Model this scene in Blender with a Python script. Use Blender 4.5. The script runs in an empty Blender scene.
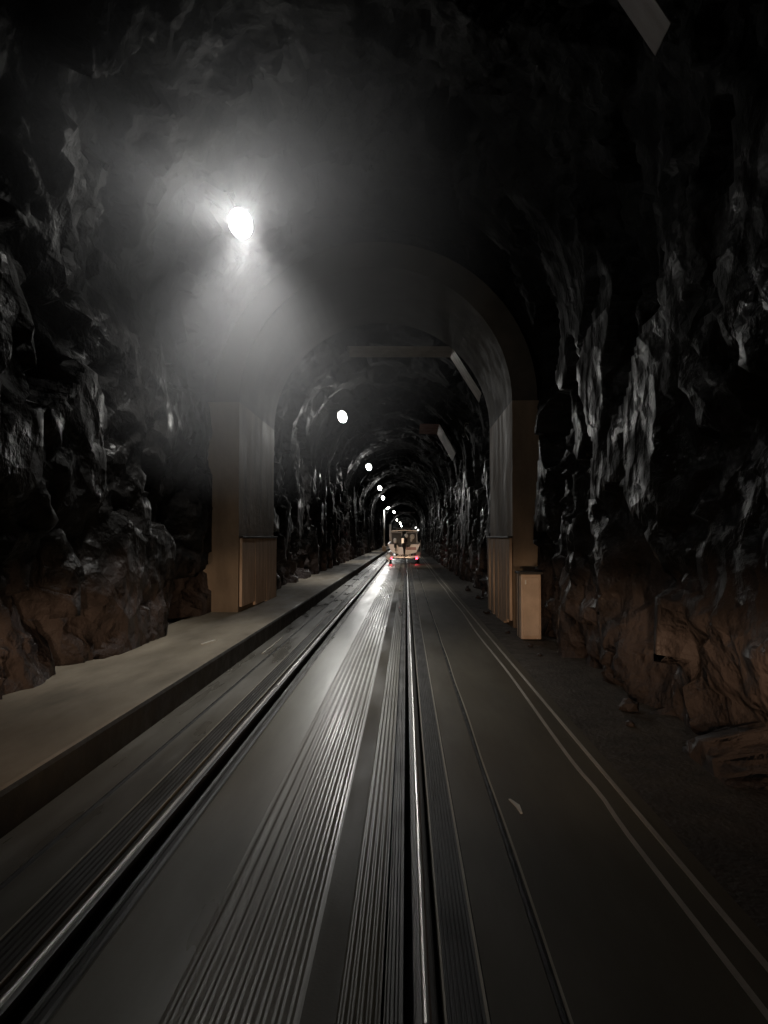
import bpy, bmesh, math, random
from mathutils import Vector, Matrix, noise
random.seed(7)
C = bpy.context.scene.collection
SC = bpy.context.scene
PI = math.pi
CAMH = 1.563
F = 740.0

# ---------------------------------------------------------------- camera
cd = bpy.data.cameras.new('camera'); cam = bpy.data.objects.new('camera', cd); C.objects.link(cam)
cd.sensor_fit = 'VERTICAL'; cd.sensor_height = 36.0; cd.lens = F/1024*36.0
cd.clip_start = 0.05; cd.clip_end = 600
cam.location = (0, 0, CAMH)
cam.rotation_euler = (PI/2 + math.atan(26/F), 0, math.atan(22/F))
SC.camera = cam
# ---------------------------------------------------------------- world and exposure
w = bpy.data.worlds.new('world'); SC.world = w; w.use_nodes = True
w.node_tree.nodes['Background'].inputs[0].default_value = (0.5, 0.55, 0.7, 1)
w.node_tree.nodes['Background'].inputs[1].default_value = 0.0004
SC.view_settings.view_transform = 'Standard'; SC.view_settings.look = 'None'
SC.view_settings.gamma = 1; SC.view_settings.use_curve_mapping = False
SC.view_settings.exposure = 0.0
LAMP_W = 520.0       # power of one ceiling lamp
HEAD_W = 650.0        # power of one headlight
def beam(l, kind):
    # the beam pattern of a fitting: how strong it shines in each direction
    l.use_nodes = True; t = l.node_tree; N = t.nodes.new; L = t.links.new
    em = t.nodes['Emission']; g = N('ShaderNodeNewGeometry'); sp = N('ShaderNodeSeparateXYZ'); L(g.outputs['Incoming'], sp.inputs[0])
    def ramp(sock, pts):
        r = N('ShaderNodeMapRange'); r.inputs[1].default_value = -1; r.inputs[2].default_value = 1; L(sock, r.inputs[0])
        c = N('ShaderNodeFloatCurve'); cv = c.mapping.curves[0]
        for i, (x, y) in enumerate(pts):
            x = (x+1)/2
            if i == 0: cv.points[0].location = (x, y)
            elif i == len(pts)-1: cv.points[-1].location = (x, y)
            else: cv.points.new(x, y)
        for p_ in cv.points: p_.handle_type = 'VECTOR'
        c.mapping.update(); L(r.outputs[0], c.inputs['Value']); return c.outputs[0]
    if kind == 'down':
        v = ramp(sp.outputs['Z'], [(-1, 1), (-.92, .95), (-.8, .33), (-.66, .045), (-.5, .035), (-.25, .032), (0, .042), (.3, .075), (1, .085)])
        wy = ramp(sp.outputs['Y'], [(-1, .65), (-.96, .9), (-.9, .3), (-.7, 0), (.7, 0), (.9, .2), (1, .3)])
        wz = ramp(sp.outputs['Z'], [(-1, 1), (-.15, 1), (.0, 0), (1, 0)])
        m = N('ShaderNodeMath'); m.operation = 'MULTIPLY'; L(wy, m.inputs[0]); L(wz, m.inputs[1])
        a = N('ShaderNodeMath'); a.operation = 'ADD'; L(m.outputs[0], a.inputs[0]); L(v, a.inputs[1]); v = a.outputs[0]
    else:
        v = ramp(sp.outputs['Z'], [(-1, 0), (-.35, .0), (-.2, .015), (-.1, .45), (-.02, 1), (.02, .85), (.05, .22), (.12, .07), (.4, .015), (1, 0)])
        def mr_(sock, off, a, b):
            q = N('ShaderNodeMath'); q.operation = 'ADD'; q.inputs[1].default_value = off; L(sock, q.inputs[0])
            q2 = N('ShaderNodeMath'); q2.operation = 'ABSOLUTE'; L(q.outputs[0], q2.inputs[0])
            q3 = N('ShaderNodeMapRange'); q3.inputs[1].default_value = a; q3.inputs[2].default_value = b; q3.inputs[3].default_value = 1; q3.inputs[4].default_value = 0
            L(q2.outputs[0], q3.inputs[0]); return q3.outputs[0]
        hx = mr_(sp.outputs['X'], 0, .04, .10); hz_ = mr_(sp.outputs['Z'], -.002, .014, .034)
        m = N('ShaderNodeMath'); m.operation = 'MULTIPLY'; L(hx, m.inputs[0]); L(hz_, m.inputs[1])
        m2 = N('ShaderNodeMath'); m2.operation = 'MULTIPLY_ADD'; L(m.outputs[0], m2.inputs[0]); m2.inputs[1].default_value = 8; L(v, m2.inputs[2]); v = m2.outputs[0]
    L(v, em.inputs['Strength'])
LAMP_X, LAMP_Z = -2.1, CAMH + 4.0
LAMP_Y = [9.25, 24.3, 41.7, 59.2, 74.0, 114.0, 164.0, 197.0, 222.0, 250.0]
# headlights of the vehicle the photograph is taken from (just below and beside the lens)
for sx in (-0.95, 0.45):
    l = bpy.data.lights.new('headlight', 'SPOT'); l.energy = HEAD_W; l.color = (1.0, 0.68, 0.44)
    l.spot_size = math.radians(120); l.spot_blend = 1.0; l.shadow_soft_size = 0.08; beam(l, 'flat')
    o = bpy.data.objects.new('headlight', l); C.objects.link(o)
    o.location = (sx, 0.25, 0.78); o.rotation_euler = (math.radians(88.5), 0, math.radians(-2 if sx > 0 else 2))

# ---------------------------------------------------------------- helpers
def tag(o, label=None, cat=None, group=None, kind=None):
    if label: o['label'] = label
    if cat: o['category'] = cat
    if group: o['group'] = group
    if kind: o['kind'] = kind
    return o
def empty(name, loc, label, cat, group=None):
    o = bpy.data.objects.new(name, None); C.objects.link(o); o.location = loc
    o.empty_display_size = .2
    return tag(o, label, cat, group)
def obj(name, bm, mat, parent=None, smooth=False, bevel=0):
    me = bpy.data.meshes.new(name)
    bmesh.ops.recalc_face_normals(bm, faces=bm.faces[:])
    bm.to_mesh(me); bm.free()
    if smooth:
        for p in me.polygons: p.use_smooth = True
    for m in (mat if isinstance(mat, (list, tuple)) else [mat]): me.materials.append(m)
    o = bpy.data.objects.new(name, me); C.objects.link(o)
    if parent: o.parent = parent
    if bevel:
        b = o.modifiers.new('bevel', 'BEVEL'); b.width = bevel; b.segments = 2; b.limit_method = 'ANGLE'
    return o
def B(): return bmesh.new()
def box(bm, c, s, rot=None):
    m = Matrix.Translation(c)
    if rot: m = m @ rot
    bmesh.ops.create_cube(bm, size=1, matrix=m @ Matrix.Diagonal((s[0], s[1], s[2], 1)))
    return bm
def tube(bm, pts, r, n=10, cap=True):
    pts = [Vector(p) for p in pts]; rings = []
    rs = r if isinstance(r, (list, tuple)) else [r]*len(pts)
    for i, p in enumerate(pts):
        t = (pts[min(i+1, len(pts)-1)] - pts[max(i-1, 0)]).normalized()
        a = Vector((0, 0, 1)) if abs(t.z) < .9 else Vector((1, 0, 0))
        u = t.cross(a).normalized(); v = t.cross(u).normalized()
        rings.append([bm.verts.new(p + (u*math.cos(k*2*PI/n) + v*math.sin(k*2*PI/n))*rs[i]) for k in range(n)])
    for a, b in zip(rings, rings[1:]):
        for k in range(n): bm.faces.new((a[k], a[(k+1) % n], b[(k+1) % n], b[k]))
    if cap:
        bm.faces.new(rings[0]); bm.faces.new(rings[-1][::-1])
    return bm
def loft(bm, rings, cap=True, close=True):
    R = [[bm.verts.new(p) for p in r] for r in rings]; n = len(R[0])
    for a, b in zip(R, R[1:]):
        for k in range(n if close else n-1): bm.faces.new((a[k], a[(k+1) % n], b[(k+1) % n], b[k]))
    if cap:
        bm.faces.new(R[0]); bm.faces.new(R[-1][::-1])
    return bm
def lathe(bm, prof, n=20, m=Matrix()):
    # prof: (r, h) around local z
    rings = [[m @ Vector((r*math.cos(k*2*PI/n), r*math.sin(k*2*PI/n), h)) for k in range(n)] for r, h in prof]
    return loft(bm, rings)
def ellipsoid(bm, c, s, rot=None, u=20, v=12):
    m = Matrix.Translation(c)
    if rot: m = m @ rot
    bmesh.ops.create_uvsphere(bm, u_segments=u, v_segments=v, radius=1, matrix=m @ Matrix.Diagonal((s[0], s[1], s[2], 1)))
    return bm

# ---------------------------------------------------------------- materials
def nodes(name):
    m = bpy.data.materials.new(name); m.use_nodes = True
    t = m.node_tree; return m, t, t.nodes['Principled BSDF']
def plain(name, col, rough=.5, metal=0.0, emit=None, es=0.0, var=.12, scale=8):
    m, t, p = nodes(name)
    tc = t.nodes.new('ShaderNodeTexCoord'); n = t.nodes.new('ShaderNodeTexNoise')
    n.inputs['Scale'].default_value = scale; n.inputs['Detail'].default_value = 4
    mx = t.nodes.new('ShaderNodeMix'); mx.data_type = 'RGBA'
    mx.inputs[6].default_value = (*[c*(1-var) for c in col], 1); mx.inputs[7].default_value = (*[min(1, c*(1+var)) for c in col], 1)
    t.links.new(tc.outputs['Object'], n.inputs['Vector']); t.links.new(n.outputs[0], mx.inputs[0])
    t.links.new(mx.outputs[2], p.inputs['Base Color'])
    p.inputs['Roughness'].default_value = rough; p.inputs['Metallic'].default_value = metal
    if emit:
        p.inputs['Emission Color'].default_value = (*emit, 1); p.inputs['Emission Strength'].default_value = es
    return m
def surf(name, c1, c2, scale=1.5, stretch=(1, 1, 1), r1=.4, r2=.7, bump=.3, bscale=40, bdist=.01, spec=.5, vor=0):
    m, t, p = nodes(name); N = t.nodes.new; L = t.links.new
    tc = N('ShaderNodeTexCoord'); mp = N('ShaderNodeMapping'); mp.inputs['Scale'].default_value = stretch
    L(tc.outputs['Object'], mp.inputs['Vector'])
    n = N('ShaderNodeTexNoise'); n.inputs['Scale'].default_value = scale; n.inputs['Detail'].default_value = 6
    n.inputs['Roughness'].default_value = .65; L(mp.outputs[0], n.inputs['Vector'])
    cr = N('ShaderNodeValToRGB'); cr.color_ramp.elements[0].position = .35; cr.color_ramp.elements[1].position = .68
    cr.color_ramp.elements[0].color = (*c1, 1); cr.color_ramp.elements[1].color = (*c2, 1)
    L(n.outputs[0], cr.inputs[0]); L(cr.outputs[0], p.inputs['Base Color'])
    n2 = N('ShaderNodeTexNoise'); n2.inputs['Scale'].default_value = scale*2.3; n2.inputs['Detail'].default_value = 4
    L(mp.outputs[0], n2.inputs['Vector'])
    mr = N('ShaderNodeMapRange'); mr.inputs[1].default_value = .35; mr.inputs[2].default_value = .65
    mr.inputs[3].default_value = r1; mr.inputs[4].default_value = r2
    L(n2.outputs[0], mr.inputs[0]); L(mr.outputs[0], p.inputs['Roughness'])
    n3 = N('ShaderNodeTexNoise'); n3.inputs['Scale'].default_value = bscale; n3.inputs['Detail'].default_value = 5
    L(tc.outputs['Object'], n3.inputs['Vector']); h = n3.outputs[0]
    if vor:
        v = N('ShaderNodeTexVoronoi'); v.feature = 'F1'; v.inputs['Scale'].default_value = vor
        L(tc.outputs['Object'], v.inputs['Vector'])
        a = N('ShaderNodeMath'); a.operation = 'ADD'; L(v.outputs['Distance'], a.inputs[0]); L(h, a.inputs[1]); h = a.outputs[0]
    b = N('ShaderNodeBump'); b.inputs['Strength'].default_value = bump; b.inputs['Distance'].default_value = bdist
    L(h, b.inputs['Height']); L(b.outputs[0], p.inputs['Normal'])
    p.inputs['Specular IOR Level'].default_value = spec
    return m
M = {}
M['rock'] = surf('dark wet rock', (.005, .0046, .0044), (.018, .0165, .0155), 1.1, r1=.3, r2=.85, bump=.9, bscale=5, bdist=.12, vor=3.2, spec=.13)
def headlight_glow(m):
    # brown headlight light painted into the colour of the rock foot
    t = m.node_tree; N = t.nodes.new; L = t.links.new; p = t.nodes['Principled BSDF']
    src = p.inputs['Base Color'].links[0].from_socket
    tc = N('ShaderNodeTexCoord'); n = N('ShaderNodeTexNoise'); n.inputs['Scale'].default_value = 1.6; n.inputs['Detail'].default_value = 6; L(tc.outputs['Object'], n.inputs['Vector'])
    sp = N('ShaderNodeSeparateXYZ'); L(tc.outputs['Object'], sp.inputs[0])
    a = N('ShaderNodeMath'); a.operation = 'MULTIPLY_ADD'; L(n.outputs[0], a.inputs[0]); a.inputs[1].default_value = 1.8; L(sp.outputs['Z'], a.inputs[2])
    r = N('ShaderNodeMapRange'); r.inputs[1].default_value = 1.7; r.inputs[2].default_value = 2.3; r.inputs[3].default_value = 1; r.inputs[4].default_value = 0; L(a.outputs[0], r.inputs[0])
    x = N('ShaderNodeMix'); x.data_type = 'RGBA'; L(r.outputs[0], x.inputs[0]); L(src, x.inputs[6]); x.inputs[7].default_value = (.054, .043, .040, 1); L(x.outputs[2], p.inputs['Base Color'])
headlight_glow(M['rock'])
M['ceiling_rock'] = surf('shaded ceiling rock', (.003, .003, .003), (.008, .0078, .0075), 1.1, r1=.6, r2=.9, bump=.8, bscale=5, bdist=.1, vor=3, spec=.12)  # shade overhead put into the colour, a darker copy of the wall rock
M['slab'] = surf('worn concrete slab', (.16, .15, .118), (.29, .272, .222), 1.3, (1, .12, 1), .27, .42, .12, 30, .004, .5)
M['asphalt'] = surf('brown grimy concrete', (.065, .053, .034), (.13, .11, .073), .9, (1, .2, 1), .5, .75, .25, 60, .004, .35)
M['shoulder'] = surf('gritty shoulder', (.045, .037, .03), (.09, .075, .06), 3, (1, 1, 1), .6, .9, .8, 30, .02, .3)
M['groove'] = surf('dark groove', (.012, .011, .01), (.03, .028, .025), 3, r1=.4, r2=.7, bump=.2)
M['side_lane'] = surf('left concrete shoulder', (.12, .112, .095), (.24, .225, .195), 1.6, (1, .15, 1), .22, .5, .2, 30, .004, .5)
M['walkway'] = surf('walkway concrete', (.13, .108, .078), (.34, .29, .22), 1.0, (1.2, .35, 1), .5, .8, .2, 20, .006, .35)
M['curb'] = surf('shaded curb face', (.01, .009, .007), (.026, .023, .018), 3, r1=.6, r2=.9, bump=.3)  # shadow on the curb side put into its dark colour
M['steel'] = surf('polished rail steel', (.38, .37, .35), (.58, .56, .53), 4, (1, .05, 1), .3, .42, .05, 60, .001); M['steel'].node_tree.nodes['Principled BSDF'].inputs['Metallic'].default_value = .9
M['dullsteel'] = plain('dull rail steel', (.06, .055, .05), .5, .3)
M['rubber'] = surf('ribbed black rubber', (.03, .028, .025), (.07, .064, .055), 4, (1, .2, 1), .32, .5, .1, 60, .002)
M['edge'] = plain('pale steel edge', (.5, .46, .38), .4, .2)
M['paint'] = surf('worn pale paint', (.33, .30, .26), (.55, .50, .44), 5, (1, .3, 1), .5, .7, .1, 60, .001)
M['concrete'] = surf('arch concrete', (.11, .095, .072), (.21, .18, .135), 1.5, (1, 1, .5), .6, .85, .4, 8, .03, .3)
M['column'] = surf('stained column concrete', (.13, .10, .07), (.27, .205, .145), 1.2, (1, 1, .35), .6, .85, .4, 7, .03, .3)
M['ring'] = surf('shaded arch concrete', (.055, .047, .037), (.105, .09, .07), 1.2, r1=.7, r2=.9, bump=.3, bscale=6, bdist=.03, spec=.3)  # unlit look of the arch put into a darker concrete colour
M['lining'] = surf('weathered lining board', (.40, .29, .205), (.66, .50, .375), 2.2, (2.5, 2.5, .5), .55, .8, .25, 20, .008, .3)
M['cab'] = surf('tan painted sheet metal', (.46, .355, .27), (.68, .54, .43), 2.5, (1, 1, .7), .45, .65, .15, 20, .003, .4)
M['dark'] = plain('black iron', (.02, .018, .016), .5, .3)
M['tin'] = surf('galvanised corrugated sheet', (.40, .36, .32), (.6, .55, .50), 3, r1=.3, r2=.55, bump=.1, bscale=20); M['tin'].node_tree.nodes['Principled BSDF'].inputs['Metallic'].default_value = .35
M['brown'] = plain('brown painted sheet', (.12, .088, .07), .6)
M['redtin'] = surf('rusty corrugated sheet', (.24, .14, .12), (.45, .33, .30), 3, r1=.35, r2=.6, bump=.1, bscale=20)
M['housing'] = plain('grey lamp housing', (.06, .06, .065), .5, .4)
M['lens'] = plain('lit lamp lens', (.9, .9, .9), .3, 0, (1.0, .99, .95), 28)
M['pole'] = plain('galvanised pole', (.5, .5, .48), .4, .2)
M['gel'] = plain('white gelcoat', (.80, .81, .84), .3)
M['trim'] = plain('grey boat frame', (.4, .39, .37), .35, .4)
M['glass'] = plain('dark boat glass', (.05, .055, .055), .3); M['glass'].node_tree.nodes['Principled BSDF'].inputs['Transmission Weight'].default_value = .15
M['motor'] = plain('charcoal outboard', (.03, .03, .033), .3)
M['wcowl'] = plain('white outboard cowl', (.85, .85, .83), .2)
M['tire'] = plain('tyre rubber', (.02, .02, .02), .8)
M['galv'] = plain('galvanised trailer steel', (.45, .44, .42), .35, .7)
M['red'] = plain('lit red tail lamp', (.6, .02, .03), .3, 0, (1, .04, .08), 14)
M['white'] = plain('white plastic', (.85, .84, .8), .4)
M['glint'] = plain('glowing lamp reflection', (.9, .9, .9), .3, 0, (1, .98, .94), 2.5)  # glow for the added reflection spots on the boat, no real lamps

# ---------------------------------------------------------------- roadway (cross-sections swept along the tunnel)
YS = [-3, 0, 3, 6, 10, 15, 20, 30, 45, 60, 90, 130, 190, 270]
def sweep(name, prof, mat, parent=None, ys=YS, mats=None, wob=None):
    """prof: list of (x, z, material index of the segment that starts here)"""
    bm = B(); R = []
    for y in ys:
        R.append([bm.verts.new((p[0] + (wob(y) if wob else 0), y, p[1])) for p in prof])
    for a, b in zip(R, R[1:]):
        for k in range(len(prof)-1):
            f = bm.faces.new((a[k], a[k+1], b[k+1], b[k]))
            if len(prof[k]) > 2: f.material_index = prof[k][2]
    me = bpy.data.meshes.new(name); bm.normal_update()
    bm.to_mesh(me); bm.free()
    for m in (mats or [mat]): me.materials.append(m)
    o = bpy.data.objects.new(name, me); C.objects.link(o)
    if parent: o.parent = parent
    return o
P = []
P += [(-2.13, -.12, 4), (-2.13, -.03, 4), (-2.11, 0, 3), (-1.835, 0, 4), (-1.83, -.006, 4), (-1.805, -.006, 4), (-1.80, 0, 3), (-1.59, 0, 4), (-1.588, -.12, 4)]
P += [(-1.162, -.12, 4), (-1.160, -.004, 0), (-1.150, 0, 0)]
x = -.80
P += [(x, 0, 0)]
while x < -.37:                       # broad ridges under the wheel track
    P += [(x+.012, -.004, 0), (x+.022, -.004, 0), (x+.034, .001, 0), (x+.044, .001, 0)]; x += .05
P += [(-.345, 0, 1), (-.23, -.001, 0)]
x = -.23
while x < -.10:
    P += [(x+.007, -.004, 0), (x+.012, -.004, 0), (x+.019, .001, 0), (x+.025, .001, 0)]; x += .03
P += [(-.085, 0, 4), (-.083, -.12, 4), (.272, -.12, 4), (.274, 0, 1)]
P += [(.50, 0, 1), (.508, -.014, 4), (.522, -.014, 4), (.530, 0, 1), (1.17, 0, 1), (1.42, -.005, 2), (2.1, -.02, 2), (3.6, .05, 2)]
floor = sweep('floor', P, None, mats=[M['slab'], M['asphalt'], M['shoulder'], M['side_lane'], M['groove']])
tag(floor, kind='structure')
# raised walkway on the left
wy = [-3 + .5*i for i in range(110)] + [55 + 5*i for i in range(44)]
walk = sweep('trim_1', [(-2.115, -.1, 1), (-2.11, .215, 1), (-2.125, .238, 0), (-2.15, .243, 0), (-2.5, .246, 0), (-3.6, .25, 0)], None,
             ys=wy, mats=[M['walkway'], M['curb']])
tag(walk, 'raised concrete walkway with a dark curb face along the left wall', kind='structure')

def rail(x, label):
    r = empty('track_rail', (x, 0, 0), label, 'rail', 'rails set in the roadway')
    def s(n, prof, mat): return sweep(n, prof, None, r, ys=YS, mats=mat)
    s('rail_head', [(-.037, -.03), (-.037, -.004), (-.030, -.002), (-.016, .000, 1), (-.009, .0045, 1), (0, .006, 1), (.009, .0045, 1), (.016, .000), (.030, -.002), (.037, -.004), (.037, -.03), (.009, -.045), (-.009, -.045), (-.037, -.03)], [M['dullsteel'], M['steel']])
    s('rail_web', [(-.009, -.044), (.009, -.044), (.009, -.10), (.07, -.112), (.07, -.119), (-.07, -.119), (-.07, -.112), (-.009, -.10), (-.009, -.044)], [M['dark']])
    return r
rail(-1.368, 'bright steel rail on the left, nearer the walkway curb')
rail(.066, 'bright steel rail running straight down the middle of the picture')

def ribbed(x0, x1, n, label, name='ribbed_panel', top=0.0, cat='track panel'):
    t = empty(name, ((x0+x1)/2, 0, 0), label, cat)
    pr = [(x0, -.115), (x0, top)]; w_ = (x1-x0-.008)/n
    for i in range(n):
        a = x0+.004+i*w_
        pr += [(a, top), (a+w_*.2, top-.006), (a+w_*.45, top-.006), (a+w_*.65, top)]
    pr += [(x1, top), (x1, -.115)]
    c = (x0+x1)/2
    sweep('panel', [(p[0]-c, p[1]) for p in pr], M['rubber'], t)
    return t, c
t, c = ribbed(.134, .258, 7, 'dark ribbed panel strip between right rail and brown roadway')
sweep('edge_angle', [(.259-c, -.11), (.259-c, .004), (.270-c, .004), (.270-c, -.11)], M['edge'], t)
sweep('edge_angle', [(.124-c, -.11), (.124-c, .002), (.132-c, .002), (.132-c, -.11)], M['edge'], t)
t, c = ribbed(-1.578, -1.43, 5, 'dark ribbed panel strip between left rail and curbside shoulder')
sweep('edge_angle', [(-1.586-c, -.11), (-1.586-c, .003), (-1.577-c, .003), (-1.577-c, -.11)], M['edge'], t)
sweep('edge_angle', [(-1.430-c, -.11), (-1.430-c, .001), (-1.421-c, .001), (-1.421-c, -.11)], M['edge'], t)
t, c = ribbed(-1.30, -1.172, 2, 'black recessed filler strip between left rail and ribbed centre slab', name='flangeway_filler', top=-.07)
t, c = ribbed(-.075, -.012, 2, 'narrow grooved guard strip just left of the middle rail', name='flangeway_guard', top=-.002)
# two pale painted lines at the right
def wob(y): return .012*math.sin(y*.9) + (.02*math.exp(-((y-4.6)/.35)**2))
fy = [-3 + .25*i for i in range(120)] + [27 + 5*i for i in range(45)]
for a, lab, wb in ((1.172, 'left one of two thin pale painted lines on the right, slightly kinked', wob), (1.315, 'right one of two thin pale painted lines, nearer the rock wall', None)):
    o = sweep('painted_line', [(a-.013, -.003), (a-.013, .004), (a+.013, .004), (a+.013, -.003)], M['paint'], ys=fy, wob=wb)
    tag(o, lab, 'line', 'pale edge lines')
o = sweep('joint_strip', [(.531, -.01), (.531, .003), (.541, .003), (.541, -.01)], M['edge'], ys=fy, wob=lambda y: .004*math.sin(y*2.1))
tag(o, 'thin joint strip down the brown roadway right of the ribbed panel', 'joint strip')

# ---------------------------------------------------------------- rock tunnel
def prof_pt(s):
    """s 0..1 from right toe over the crown to the left toe: base point and outward direction"""
    cx, sp, r = -.50, 4.0, 2.78
    Ls, La = sp, PI*r; T = 2*Ls + La; d = s*T
    if d < Ls:
        k = d/Ls; return Vector((cx + r - .12 - .45*(1-k)**2*.2, 0, d)), Vector((1, 0, .1))
    if d < Ls+La:
        a = (d-Ls)/r; return Vector((cx + r*math.cos(a) - (.12*max(0, math.cos(a))), 0, sp + r*math.sin(a))), Vector((math.cos(a), 0, math.sin(a)))
    k = (T-d)/Ls; return Vector((cx - r, 0, T-d)), Vector((-1, 0, .1))
def hsh(q, k):
    return noise.noise(Vector((q.x*7.13+k*3.1, q.y*5.77-k, q.z*6.31+k*1.7)))
def disp(p):
    q1 = Vector((p.x*.95, p.y*.75, p.z*.7)) + Vector((noise.noise(p*1.3), noise.noise(p*1.3 + Vector((9.2, 0, 4))), noise.noise(p*1.3 + Vector((0, 5.5, 17)))))*.25
    d, pts = noise.voronoi(q1)
    q = pts[0]; e = q1 - q
    f = hsh(q, 1)*.42 + (e.x*hsh(q, 2) + e.y*hsh(q, 3) + e.z*hsh(q, 4))*1.1
    q2 = p*2.9 + Vector((3, 1, 7)); d2, pt2 = noise.voronoi(q2); e2 = q2 - pt2[0]
    f += hsh(pt2[0], 5)*.13 + (e2.x*hsh(pt2[0], 6) + e2.y*hsh(pt2[0], 7) + e2.z*hsh(pt2[0], 8))*.2
    f += noise.fractal(p*3.7, .9, 2.1, 4)*.05
    return f
NC = 250
yy = [-3.0]; 
while yy[-1] < 268: yy.append(yy[-1] + .05 + max(0, yy[-1])*.0045)
grid = []
for y in yy:
    row = []
    for k in range(NC+1):
        b, n = prof_pt(k/NC); b = b + Vector((0, y, 0))
        f = disp(b)
        f = max(-.16, f)
        if 12.4 < y < 17.6: f = max(f, .08)
        edge = min(k, NC-k)/NC
        if k < NC/2: f = f*.9 + .02
        pz = b + n*(f+.10)
        if edge < .02: pz.z -= .05
        row.append(pz)
    grid.append(row)
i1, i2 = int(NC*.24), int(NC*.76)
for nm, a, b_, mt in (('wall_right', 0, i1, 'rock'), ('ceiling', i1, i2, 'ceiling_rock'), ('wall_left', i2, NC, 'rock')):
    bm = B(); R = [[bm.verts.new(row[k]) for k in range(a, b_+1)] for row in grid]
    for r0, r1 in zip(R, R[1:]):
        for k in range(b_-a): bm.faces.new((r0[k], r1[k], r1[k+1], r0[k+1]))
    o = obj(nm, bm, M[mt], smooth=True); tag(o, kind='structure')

# ---------------------------------------------------------------- concrete arch section with lining boards
def arch_section(y0, y1, label, right=True):
    t = empty('concrete_arch', (-.55, y0, 0), label, 'arch')
    cx, r = -.55, 2.43
    L_ = y1-y0
    # arch ring
    bm = B(); ring = []
    for yk in (0, L_):
        ins = []; outs = []
        for i in range(41):
            a = PI*i/40
            ins.append(Vector((r*math.cos(a), yk, 4.0 + r*math.sin(a)))); outs.append(Vector(((r+.45)*math.cos(a), yk, 4.0 + (r+.45)*math.sin(a))))
        ring.append((ins, outs))
    V = [[bm.verts.new(p) for p in ins+outs[::-1]] for ins, outs in ring]
    n = 82
    for k in range(n): bm.faces.new((V[0][k], V[0][(k+1) % n], V[1][(k+1) % n], V[1][k]))
    for v in V:
        for k in range(40): bm.faces.new((v[k], v[k+1], v[n-2-k], v[n-1-k]))
    obj('arch_ring', bm, M['ring'], t)
    for s in (-1, 1):
        bm = B(); h = 4.0
        wd = .72 if s < 0 else .50
        zb = .2 if s < 0 else -.03
        # rough cast column
        rg = []
        for i in range(41):
            z = zb + (h-zb)*i/40; rr = []
            for (qx, qy) in ((0, 0), (.33, 0), (.66, 0), (1, 0), (1, .5), (1, 1), (.5, 1), (0, 1), (0, .66), (0, .33)):
                p = Vector((s*(r + qx*wd), qy*L_, z)); p.x += .008*noise.noise(p*2.3); p.y += .015*noise.noise(p*1.9 + Vector((5, 0, 0)))
                rr.append(p)
            rg.append(rr)
        loft(bm, rg)
        obj('column', bm, M['column'], t)
        # board lining on the inner face and front, up to about 1.5 m
        ht = 1.56
        bm = B(); nb = 9 if s > 0 else 3
        for i in range(nb):
            yb = .02 + i*(L_-.04)/nb; wy_ = (L_-.04)/nb
            z0 = zb + (random.uniform(.0, .05) if i > 1 else .14*(1-i*.5))
            box(bm, (s*(r-.035 + random.uniform(-.012, .012)), yb+wy_/2, (z0+ht)/2), (.05, wy_-(.015 if s > 0 else .004), ht-z0))
        obj('lining_board', bm, M['lining'], t, bevel=.006)
        bm = B(); box(bm, (s*(r-.045), L_/2, ht+.02), (.08, L_, .035))
        obj('cap_rail', bm, M['dark'], t, bevel=.004)
    return t
arch_section(13.1, 16.6, 'concrete arch section with tan boarded feet spanning the road, near the first lamp')

# equipment cabinet by the right column
cb = empty('equipment_cabinet', (1.93, 11.75, 0), 'tan upright cabinet with dark lid standing before the right column', 'cabinet')
bm = B(); box(bm, (0, 0, .5), (.31, .42, 1.0)); obj('body', bm, M['cab'], cb, bevel=.012)
bm = B(); box(bm, (.0, -.222, .5), (.25, .02, .9)); d = obj('door', bm, M['cab'], cb, bevel=.006)
bm = B(); box(bm, (-.085, -.237, .88), (.02, .012, .06)); tube(bm, [(-.085, -.235, .91), (-.085, -.262, .90), (-.085, -.262, .86), (-.085, -.235, .85)], .006, 6)
tag(obj('latch', bm, M['white'], d), 'bright latch')
bm = B(); box(bm, (0, -.01, 1.02), (.37, .48, .035)); obj('lid', bm, M['dark'], cb, bevel=.006)
bm = B(); box(bm, (-.158, 0, .5), (.012, .03, .96)); obj('corner_strip', bm, M['dark'], cb)
cb['label'] = 'tan upright cabinet with dark lid standing before the right column'

# ---------------------------------------------------------------- bent sheet panels under the ceiling
def corr(bm, p0, p1, L_, n, depth=.02, drop=.15):
    """corrugated sheet between edge points p0,p1 (x,z), L_ long in y; ribs run p0->p1"""
    d = Vector((p1[0]-p0[0], 0, p1[1]-p0[1])); nn = Vector((-d.z, 0, d.x)).normalized()
    rows = []
    K = n*4
    for i in range(K+1):
        off = nn*(depth*(1 if (i % 4) in (1, 2) else 0)); y = L_*i/K; off = off + Vector((0, 0, -drop*i/K))
        rows.append((Vector((p0[0], y, p0[1]))+off, Vector((p1[0], y, p1[1]))+off))
    th = nn*.006
    R = [[bm.verts.new(a), bm.verts.new(b), bm.verts.new(b+th), bm.verts.new(a+th)] for a, b in rows]
    for a, b in zip(R, R[1:]):
        for k in range(4): bm.faces.new((a[k], a[(k+1) % 4], b[(k+1) % 4], b[k]))
    bm.faces.new(R[0]); bm.faces.new(R[-1][::-1])
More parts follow.
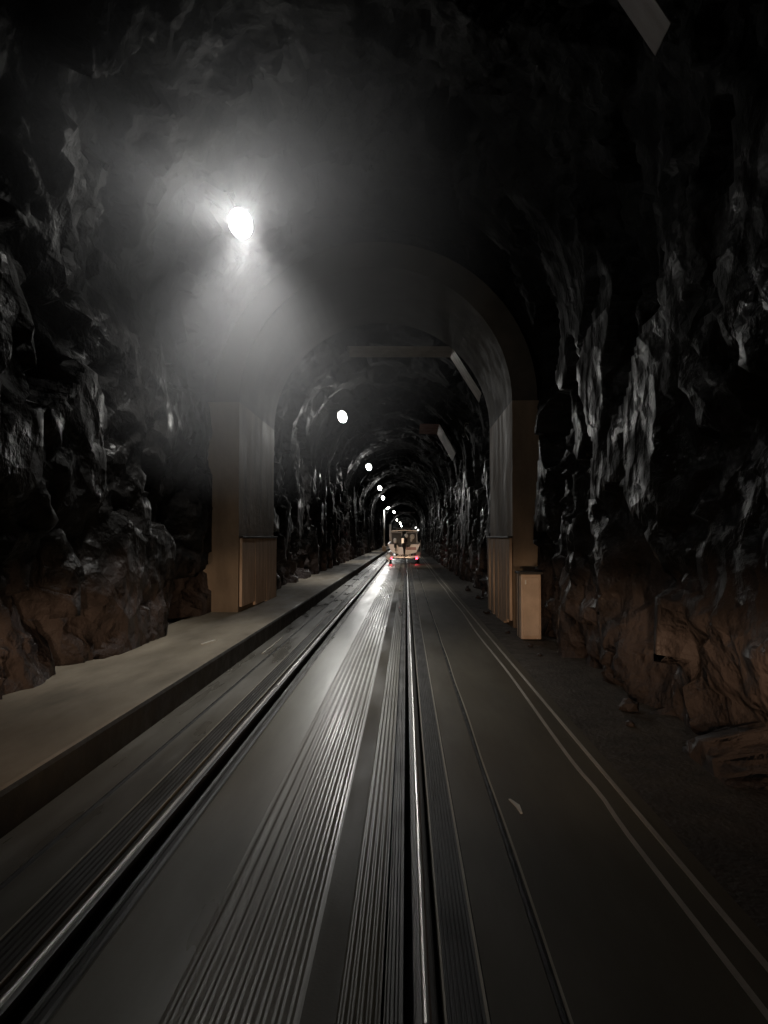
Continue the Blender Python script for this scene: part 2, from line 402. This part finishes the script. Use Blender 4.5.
def drip_panel(y, x0, bend, end, L_, label, mats=('tin', 'tin'), n=6, depth=.02, drop=.08):
    t = empty('drip_panel', (0, y, CAMH), label, 'panel', 'bent sheet panels under the ceiling')
    bm = B(); corr(bm, (x0, bend[1]+.02), bend, L_, n, depth, drop); obj('flat_sheet', bm, M[mats[0]], t)
    bm = B(); corr(bm, bend, end, L_, n, depth, drop); obj('slanted_sheet', bm, M[mats[1]], t)
    for yy_ in (.08, L_-.08):
        for xx, zz in ((x0+.15, bend[1]+.03), (bend[0]-.1, bend[1]+.03)):
            obj('hanger_rod', tube(B(), [(xx, yy_, zz), (xx, yy_, zz+.6)], .01, 6), M['dark'], t)
    for yy_ in ((.15*L_, .5*L_, .85*L_) if y > 10 else ()):
        k = .80
        obj('bolt', ellipsoid(B(), (bend[0]+(end[0]-bend[0])*k, yy_, bend[1]+(end[1]-bend[1])*k), (.02, .02, .02), u=8, v=6), M['galv'], t)
    if x0 < -.5:
        bm = B(); ellipsoid(bm, (x0, .1, bend[1]), (.06, .04, .06), u=12, v=8); obj('end_bracket', bm, M['galv'], t)
    return t
drip_panel(4.8, -1.2, (1.16, 4.3), (1.74, 3.38), .3, 'brownish bent sheet panel end at the top right corner of the picture', ('brown', 'brown'), n=2, depth=.003, drop=.02)
drip_panel(16.9, -1.33, (1.05, 4.40), (1.72, 3.32), .5, 'long thin bent sheet panel hung across the ceiling behind the concrete arch', n=3, depth=.008, drop=.13)
drip_panel(28.7, .55, (1.30, 4.42), (1.93, 3.30), 2.2, 'short bent sheet panel with reddish flat part, second one down the tunnel', ('redtin', 'tin'))
drip_panel(122, -1.2, (2.0, 4.3), (2.7, 3.0), 4.5, 'faint bent sheet panel far off above the boat', ('redtin', 'tin'), n=4)

# ---------------------------------------------------------------- ceiling lamps
LAB = ['nearest and largest glaring lamp at upper left', 'second round ceiling lamp from the camera, left of the long bent panel',
       'third ceiling lamp, star-like, above the left walkway', 'fourth ceiling lamp, above the pole by the walkway',
       'fifth ceiling lamp, right above the top of the walkway pole', 'small ceiling lamp at left end of the faint far panel',
       'tiny ceiling lamp above the stacked pair over the boat roof', 'tiny lamp, upper one of the stack just over the boat roof',
       'tiny lamp, middle one of the stack just over the boat roof', 'tiny lamp, lowest of the stack just over the boat roof']
XS = [None, None, None, None, -2.3, -1.85, -2.0, -1.6, -1.5, -1.5]
for i, y in enumerate(LAMP_Y):
    x = XS[i] if XS[i] is not None else LAMP_X
    z = LAMP_Z
    t = empty('ceiling_lamp', (x, y, z), LAB[i], 'lamp', 'ceiling lamps along the left')
    tilt = Matrix.Rotation(math.radians(-18), 4, 'Y')
    bm = B(); ellipsoid(bm, (0, -.03, 0), (.145, .10, .20), tilt); obj('lens', bm, M['lens'], t, smooth=True)
    bm = B(); lathe(bm, [(.10, 0), (.17, .01), (.18, .05), (.17, .10), (.10, .14)], 20, tilt @ Matrix.Translation((0, .03, .03)) @ Matrix.Rotation(-PI/2, 4, 'X') @ Matrix.Diagonal((.9, 1.2, 1, 1)))
    obj('housing', bm, M['housing'], t, smooth=True)
    bm = B(); tube(bm, [(0, .14, 0), (-.10, .2, .25), (-.22, .2, .5)], .02, 8); box(bm, (-.2, .2, .5), (.14, .14, .03)); obj('bracket', bm, M['dark'], t)
    if y < 260:
        l = bpy.data.lights.new('lamp_light', 'POINT'); l.energy = LAMP_W*(1 if y < 80 else 1.6); l.color = (1, .985, .94); l.shadow_soft_size = .12; beam(l, 'down')
        o = bpy.data.objects.new('lamp_light', l); C.objects.link(o); o.parent = t; o.location = (.10, -.22, -.10)

# pole lamp on the walkway
pl = empty('lamp_post', (-2.17, 74, .24), 'tall pale post with a lamp head standing on the left walkway', 'lamp post')
bm = B(); box(bm, (0, 0, .25), (.42, .4, .5)); obj('base_block', bm, M['lining'], pl, bevel=.02)
bm = B(); tube(bm, [(0, 0, .3), (0, 0, 4.1)], [.075, .06], 12); obj('post', bm, M['pole'], pl, smooth=True)
bm = B(); tube(bm, [(0, 0, 4.05), (.1, 0, 4.22), (.28, 0, 4.32)], .035, 8); obj('arm', bm, M['pole'], pl)
bm = B(); ellipsoid(bm, (.38, -.04, 4.31), (.17, .10, .09), Matrix.Rotation(math.radians(-28), 4, 'Y')); obj('lamp_head', bm, M['lens'], pl, smooth=True)

# ---------------------------------------------------------------- boat and trailer
BY = 44.6; BX = -.12
tr = empty('boat_trailer', (BX, BY, 0), 'galvanised boat trailer with lit red tail lamps under the white boat', 'trailer')
bm = B()
for s in (-1, 1): box(bm, (s*.56, 3.0, .44), (.07, 5.6, .12)); 
for yk in (.1, 1.4, 2.8, 4.4, 5.7): box(bm, (0, yk, .40), (1.1, .06, .08))
tube(bm, [(-.5, 5.8, .5), (0, 7.4, .5)], .05, 8); tube(bm, [(.5, 5.8, .5), (0, 7.4, .5)], .05, 8)
obj('frame', bm, M['galv'], tr)
bm = B(); tube(bm, [(-.9, 1.7, .31), (.9, 1.7, .31)], .04, 8); obj('axle', bm, M['dark'], tr)
bm = B()
tube(bm, [(0, 7.3, .5), (0, 7.3, .02)], .03, 8); obj('jack', bm, M['galv'], tr)
for s in (-1, 1):
    for ya in (1.7,):
        m = Matrix.Translation((s*.86, ya, .31)) @ Matrix.Rotation(PI/2, 4, 'Y')
        bm = B(); lathe(bm, [(.18, -.085), (.29, -.09), (.31, -.05), (.31, .05), (.29, .09), (.18, .085)], 28, m); wq = obj('wheel', bm, M['tire'], tr, smooth=True)
        bm = B(); lathe(bm, [(.02, -.06), (.17, -.07), (.185, -.04), (.185, .04), (.17, .07), (.02, .06)], 20, m); obj('rim', bm, M['galv'], wq)
        bm = B(); rg = []
        for i in range(13):
            a = PI*i/12; c_, s_ = math.cos(a), math.sin(a)
            rg.append([Vector((s*.74, ya-.40*c_, .33+.38*s_)), Vector((s*1.0, ya-.40*c_, .33+.38*s_)), Vector((s*1.0, ya-.37*c_, .33+.35*s_)), Vector((s*.74, ya-.37*c_, .33+.35*s_))])
        loft(bm, rg); obj('fender', bm, M['gel'], tr)
    bm = B(); box(bm, (s*.48, 2.4, .575), (.12, 4.6, .04)); box(bm, (s*.48, .5, .50), (.06, .06, .14)); box(bm, (s*.48, 4, .50), (.06, .06, .14)); obj('bunk', bm, M['dark'], tr)
    bm = B(); tube(bm, [(s*.5, .15, .5), (s*.98, .15, .5), (s*1.0, .15, .6), (s*1.0, .15, 1.2), (s*(.98 if s > 0 else .84), .15, 1.45)], .022, 8); gp = obj('guide_arm', bm, M['galv'], tr)
    if s < 0:
        bm = B(); tube(bm, [(s*.84, .15, 1.4), (s*.84, .15, 1.7), (s*.82, .15, 2.4)], [.035, .05, .08], 10); obj('guide_post', bm, M['white'], gp, smooth=True)
    bm = B(); box(bm, (s*.66, -.04, .44), (.52, .05, .09)); obj('light_bar', bm, M['gel'], tr, bevel=.01)
    bm = B(); box(bm, (s*.76, -.09, .34), (.13 if s > 0 else .08, .05, .09)); tg = obj('tail_lamp', bm, M['red'], tr, bevel=.015); tag(tg, 'lit red tail lamp')
bm = B(); ellipsoid(bm, (-.93, -.08, .42), (.17, .06, .17)); box(bm, (-.9, -.08, .22), (.10, .04, .22)); obj('mud_flap', bm, M['white'], tr)
for sx, sz in ((.76, .34), (-.80, .30)):
    l = bpy.data.lights.new('tail_light', 'SPOT'); l.energy = 6; l.color = (1, .03, .06); l.shadow_soft_size = .06; l.spot_size = math.radians(95); l.spot_blend = .6
    o = bpy.data.objects.new('tail_light', l); C.objects.link(o); o.parent = tr; o.location = (sx, -.16, sz); o.rotation_euler = (math.radians(42), 0, PI)

bt = empty('boat', (BX, BY+.15, .47), 'white motor boat with grey framed cabin carried on the trailer ahead', 'boat')
# hull: stations from transom to bow; half section keel->chine->gunwale
st = []
for y, hw, ch, kz, cz, gz in ((0, .98, .72, .05, .22, .70), (1.5, 1.0, .74, .05, .23, .72), (3, .97, .68, .08, .30, .77), (4.4, .78, .44, .18, .44, .84), (5.4, .44, .2, .38, .62, .90), (6.0, .04, .03, .72, .80, .95)):
    hs = [(0, kz), (ch*.5, kz+(cz-kz)*.45), (ch, cz), (ch+(hw-ch)*.5, cz+(gz-cz)*.55), (hw, gz), (hw+.03, gz+.005), (hw+.03, gz+.05), (hw-.09*min(1, hw), gz+.05)]
    inn = [(max(.0, hw-.12), gz-.02), (max(0, hw-.14)*.95, kz+.30 if y < 5 else gz-.05), (0, kz+.28 if y < 5 else gz-.05)]
    half = hs + inn
    st.append([Vector((x, y, z)) for x, z in half] + [Vector((-x, y, z)) for x, z in half[-2:0:-1]])
bm = B(); loft(bm, st); obj('hull', bm, M['gel'], bt)
bm = B(); loft(bm, [[Vector((x, yk, z)) for x, z in ((-.74, .22), (0, .05), (.74, .22), (.98, .72), (.42, .72), (.34, .56), (-.34, .56), (-.42, .72), (-.98, .72))] for yk in (-.02, .05)]); obj('transom', bm, M['gel'], bt, bevel=.01)
bm = B(); box(bm, (.42, -.04, .46), (.62, .03, .17)); tag(obj('transom_stripe', bm, plain('pinkish boat stripe', (.5, .27, .26), .4), bt), 'dull pink stripe')
bm = B(); box(bm, (0, 3.9, .82), (1.2, 1.8, .10)); ellipsoid(bm, (0, 4.3, .8), (.6, 1.1, .16)); obj('foredeck', bm, M['gel'], bt, smooth=False)
# cabin with frames
cabn = empty('cabin_anchor', (0, 0, 0), None, None) if False else None
bm = B()
for s in (-1, 1):
    for yk in (1.0, 2.9):
        tube(bm, [(s*.82, yk, .62), (s*.76, yk, 1.5)], .03, 8)
    tube(bm, [(s*.76, 1.0, 1.48), (s*.76, 2.9, 1.48)], .025, 8)
    tube(bm, [(s*.82, 1.0, .72), (s*.82, 2.9, .72)], .025, 8)
    tube(bm, [(s*.14, 1.0, .62), (s*.14, 1.0, 1.46)], .035, 8)
    tube(bm, [(s*.14, 1.0, 1.44), (s*.76, 1.0, 1.44)], .04, 8)
obj('cabin_frame', bm, M['gel'], bt)
for s in (-1, 1):
    bm = B(); box(bm, (s*.45, 1.0, 1.06), (.58, .012, .72), Matrix.Rotation(math.radians(-7), 4, 'X')); obj('window', bm, M['glass'], bt)
    bm = B(); box(bm, (s*.79, 1.95, 1.1), (.012, 1.8, .68), Matrix.Rotation(math.radians(4*-s), 4, 'Y')); obj('window', bm, M['glass'], bt)
bm = B(); box(bm, (0, 2.95, 1.12), (1.5, .012, .7), Matrix.Rotation(math.radians(20), 4, 'X')); obj('windshield', bm, M['glass'], bt)
bm = B(); loft(bm, [[Vector((x*k, y, z)) for x, z in ((-.86, 1.50), (-.80, 1.56), (0, 1.60), (.80, 1.56), (.86, 1.50), (0, 1.535))] for y, k in ((.75, .95), (.85, 1), (3.1, 1), (3.2, .9))]); obj('hardtop', bm, M['trim'], bt)
bm = B(); tube(bm, [(-.5, 1.1, 1.62), (-.5, 1.1, 1.70), (.5, 1.1, 1.70), (.5, 1.1, 1.62)], .02, 8); obj('roof_rack', bm, M['galv'], bt)
for (x, z) in ((.72, 1.73), (.86, 1.58)):  # lamp reflections on the boat, built as added glowing spots
    bm = B(); ellipsoid(bm, (x, .7, z), (.065, .045, .045), Matrix.Rotation(math.radians(-35), 4, 'Y'), 12, 8); f = obj('lamp_glint', bm, M['glint'], bt, smooth=True)
    bm = B(); box(bm, (x, .79, z-.06), (.04, .12, .1)); obj('glint_mount', bm, M['dark'], f)
bm = B(); tube(bm, [(.86, .7, 1.54), (.55, .72, 1.2), (.42, .75, 1.0)], .018, 8); obj('glint_streak', bm, M['galv'], bt)  # slanted reflection streak, built as an added bar
bm = B(); ellipsoid(bm, (.50, .55, 1.17), (.15, .06, .17)); ellipsoid(bm, (.44, .55, .98), (.07, .05, .12)); tag(obj('reflection_blob', bm, M['white'], bt, smooth=True), 'white round blob for a window reflection')  # bright window reflection, shaped as added white ellipsoids
# outboards: parts of the boat
def outboard(x, k, cowl, lean, lab, z0=.72):
    T = Matrix.Translation((x, -.22, z0)) @ Matrix.Rotation(lean, 4, 'Y') @ Matrix.Scale(k, 4)
    bm = B()
    loft(bm, [[T @ Vector((a*math.cos(q)*sx, b*math.sin(q)*sy, z)) for q in [i*2*PI/14 for i in range(14)]] for z, sx, sy, a, b in
         ((0, .8, .8, .17, .27), (.08, 1, 1, .18, .29), (.30, 1, 1, .18, .29), (.44, .85, .85, .17, .27), (.50, .5, .5, .17, .27))])
    c_ = obj('outboard_motor', bm, cowl, bt, smooth=True); tag(c_, lab)
    bm = B(); loft(bm, [[T @ Vector((sx*math.cos(q), sy*math.sin(q)+o_, z)) for q in [i*2*PI/12 for i in range(12)]] for z, sx, sy, o_ in
         ((.02, .12, .2, 0), (-.25, .085, .15, 0), (-.62, .05, .13, 0), (-.66, .05, .2, -.02), (-.72, .03, .12, 0), (-.95, .018, .07, .05))]); obj('leg', bm, M['motor'], c_)
    bm = B(); box(bm, (0, 0, 0), (.30, .42, .015)); bm.transform(T @ Matrix.Translation((0, -.03, -.66))); obj('cavitation_plate', bm, M['motor'], c_)
    bm = B(); tube(bm, [T @ Vector((0, .02, -.78)), T @ Vector((0, -.22, -.78)), T @ Vector((0, -.28, -.78))], [.05, .045, .02], 10)
    for j in range(3):
        a = j*2*PI/3+.3
        bmesh.ops.create_cube(bm, size=1, matrix=T @ Matrix.Translation((.08*math.cos(a), -.2, -.78+.08*math.sin(a))) @ Matrix.Rotation(-a, 4, 'Y') @ Matrix.Rotation(.5, 4, 'X') @ Matrix.Diagonal((.13, .015, .08, 1)))
    obj('propeller', bm, M['galv'], c_)
    bm = B(); box(bm, (x, -.06, z0-.12), (.26*k, .16, .3)); obj('clamp', bm, M['dark'], c_)
outboard(0.02, 1.05, M['motor'], 0, 'black main outboard motor', .80)
outboard(-.52, .62, M['wcowl'], math.radians(-6), 'small white kicker outboard motor', .78)
bm = B(); ellipsoid(bm, (.13, -.42, 1.22), (.13, .08, .13)); tag(obj('tow_light_cover', bm, M['wcowl'], bt, smooth=True), 'white cover at the top of the motor')
bm = B(); box(bm, (-.08, -.50, .93), (.14, .04, .32)); obj('motor_decal', bm, M['wcowl'], bt, bevel=.01)
for i, x in enumerate((.0, .12, .24, .36)):
    r = tag(obj('fishing_rod', tube(B(), [(0, 0, 0), (0, .02, .12), (.005, .1, .45)], [.016, .014, .006], 6), M['galv']), 'short fishing rod upright on the boat roof rack', 'fishing rod', 'fishing rods on the boat roof')
    r.location = (BX+x, BY+1.25, 2.27)

# ---------------------------------------------------------------- small things
o = tag(obj('paper_scrap', loft(B(), [[Vector((-.012, -.11, 0)), Vector((.0, -.11, 0)), Vector((.0, -.11, .008)), Vector((-.012, -.11, .008))], [Vector((-.01, 0, .0)), Vector((.014, 0, .0)), Vector((.014, 0, .012)), Vector((-.01, 0, .012))], [Vector((-.02, .12, .0)), Vector((-.008, .12, .0)), Vector((-.008, .12, .006)), Vector((-.02, .12, .006))]]), M['white']), 'small pale scrap lying on the brown roadway at lower right', 'scrap')
o.location = (.645, 4.38, .001); o.rotation_euler = (0, 0, .12)
o = tag(obj('paper_scrap', loft(B(), [[Vector((-.01, -.18, 0)), Vector((.012, -.18, 0)), Vector((.012, -.18, .01)), Vector((-.01, -.18, .01))], [Vector((-.015, .18, .0)), Vector((.012, .18, .0)), Vector((.012, .18, .012)), Vector((-.015, .18, .012))]]), M['white']), 'thin pale scrap lying on the left walkway', 'scrap')
o.location = (-2.49, 9.3, .247); o.rotation_euler = (0, 0, -.2)
o = tag(obj('steel_strip', box(B(), (0, 0, .006), (.018, 1.6, .012)), M['edge'], bevel=.003), 'short shiny steel strip on the road beside the left curb', 'strip')
o.location = (-1.94, 10.8, 0)
for (x, y, z, sd) in ((1.75, 20.6, 4.75, 1),):
    random.seed(sd); pts = [Vector((x, y, z))]
    for k in range(7): pts.append(pts[-1] + Vector((random.uniform(-.09, .09), random.uniform(-.15, .15), random.uniform(-.22, .12))))
    tag(obj('loose_cable', tube(B(), pts, .012, 6), M['galv']), ['thin loose wire sprouting from the right rock wall above the lit patch', 'bent wire end sticking out of the lit right rock wall'][sd-1], 'cable')
# loose stones along the right toe
random.seed(11)
for k in range(14):
    y = random.uniform(6, 27); x = 1.82 + random.uniform(-.12, .22); s = random.uniform(.035, .09)
    if 11 < y < 17: x = 1.66 + random.uniform(-.05, .05); s *= .5
    bm = B(); bmesh.ops.create_icosphere(bm, subdivisions=2, radius=s)
    for v in bm.verts: v.co *= 1 + .35*noise.noise(v.co*18 + Vector((k, 0, 0)))
    for v in bm.verts: v.co.z = max(v.co.z*.75, -s*.45)
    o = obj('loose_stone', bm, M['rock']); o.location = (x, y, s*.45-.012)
    tag(o, 'small broken stone on the gritty shoulder at foot of right wall', 'stone', 'loose stones at the right wall')

# ---------------------------------------------------------------- mist volume added for the windshield glow round the first lamp
hm = bpy.data.materials.new('glare'); hm.use_nodes = True; nt = hm.node_tree; nt.nodes.clear()
N = nt.nodes.new; L = nt.links.new
out = N('ShaderNodeOutputMaterial'); vs = N('ShaderNodeVolumeScatter'); vs.inputs['Color'].default_value = (.93, .95, 1, 1); vs.inputs['Anisotropy'].default_value = .25
tc = N('ShaderNodeTexCoord'); ln = N('ShaderNodeVectorMath'); ln.operation = 'LENGTH'; L(tc.outputs['Object'], ln.inputs[0])
mr = N('ShaderNodeMapRange'); mr.inputs[1].default_value = .05; mr.inputs[2].default_value = 1.0; mr.inputs[3].default_value = .19; mr.inputs[4].default_value = 0
L(ln.outputs['Value'], mr.inputs[0]); 
mr2 = N('ShaderNodeMapRange'); mr2.inputs[1].default_value = .05; mr2.inputs[2].default_value = .4; mr2.inputs[3].default_value = .3; mr2.inputs[4].default_value = 1; L(ln.outputs['Value'], mr2.inputs[0])
mm = N('ShaderNodeMath'); mm.operation = 'MULTIPLY'; L(mr.outputs[0], mm.inputs[0]); L(mr2.outputs[0], mm.inputs[1]); L(mm.outputs[0], vs.inputs['Density']); L(vs.outputs[0], out.inputs['Volume'])
bm = B(); bmesh.ops.create_icosphere(bm, subdivisions=4, radius=1)
hz = obj('halo', bm, hm); hz.location = (-1.9, 9.3, 5.3); hz.scale = (3.2, 4.6, 3.4)
tag(hz, 'pale mist volume added for the glow around the nearest ceiling lamp', 'halo', kind='stuff')
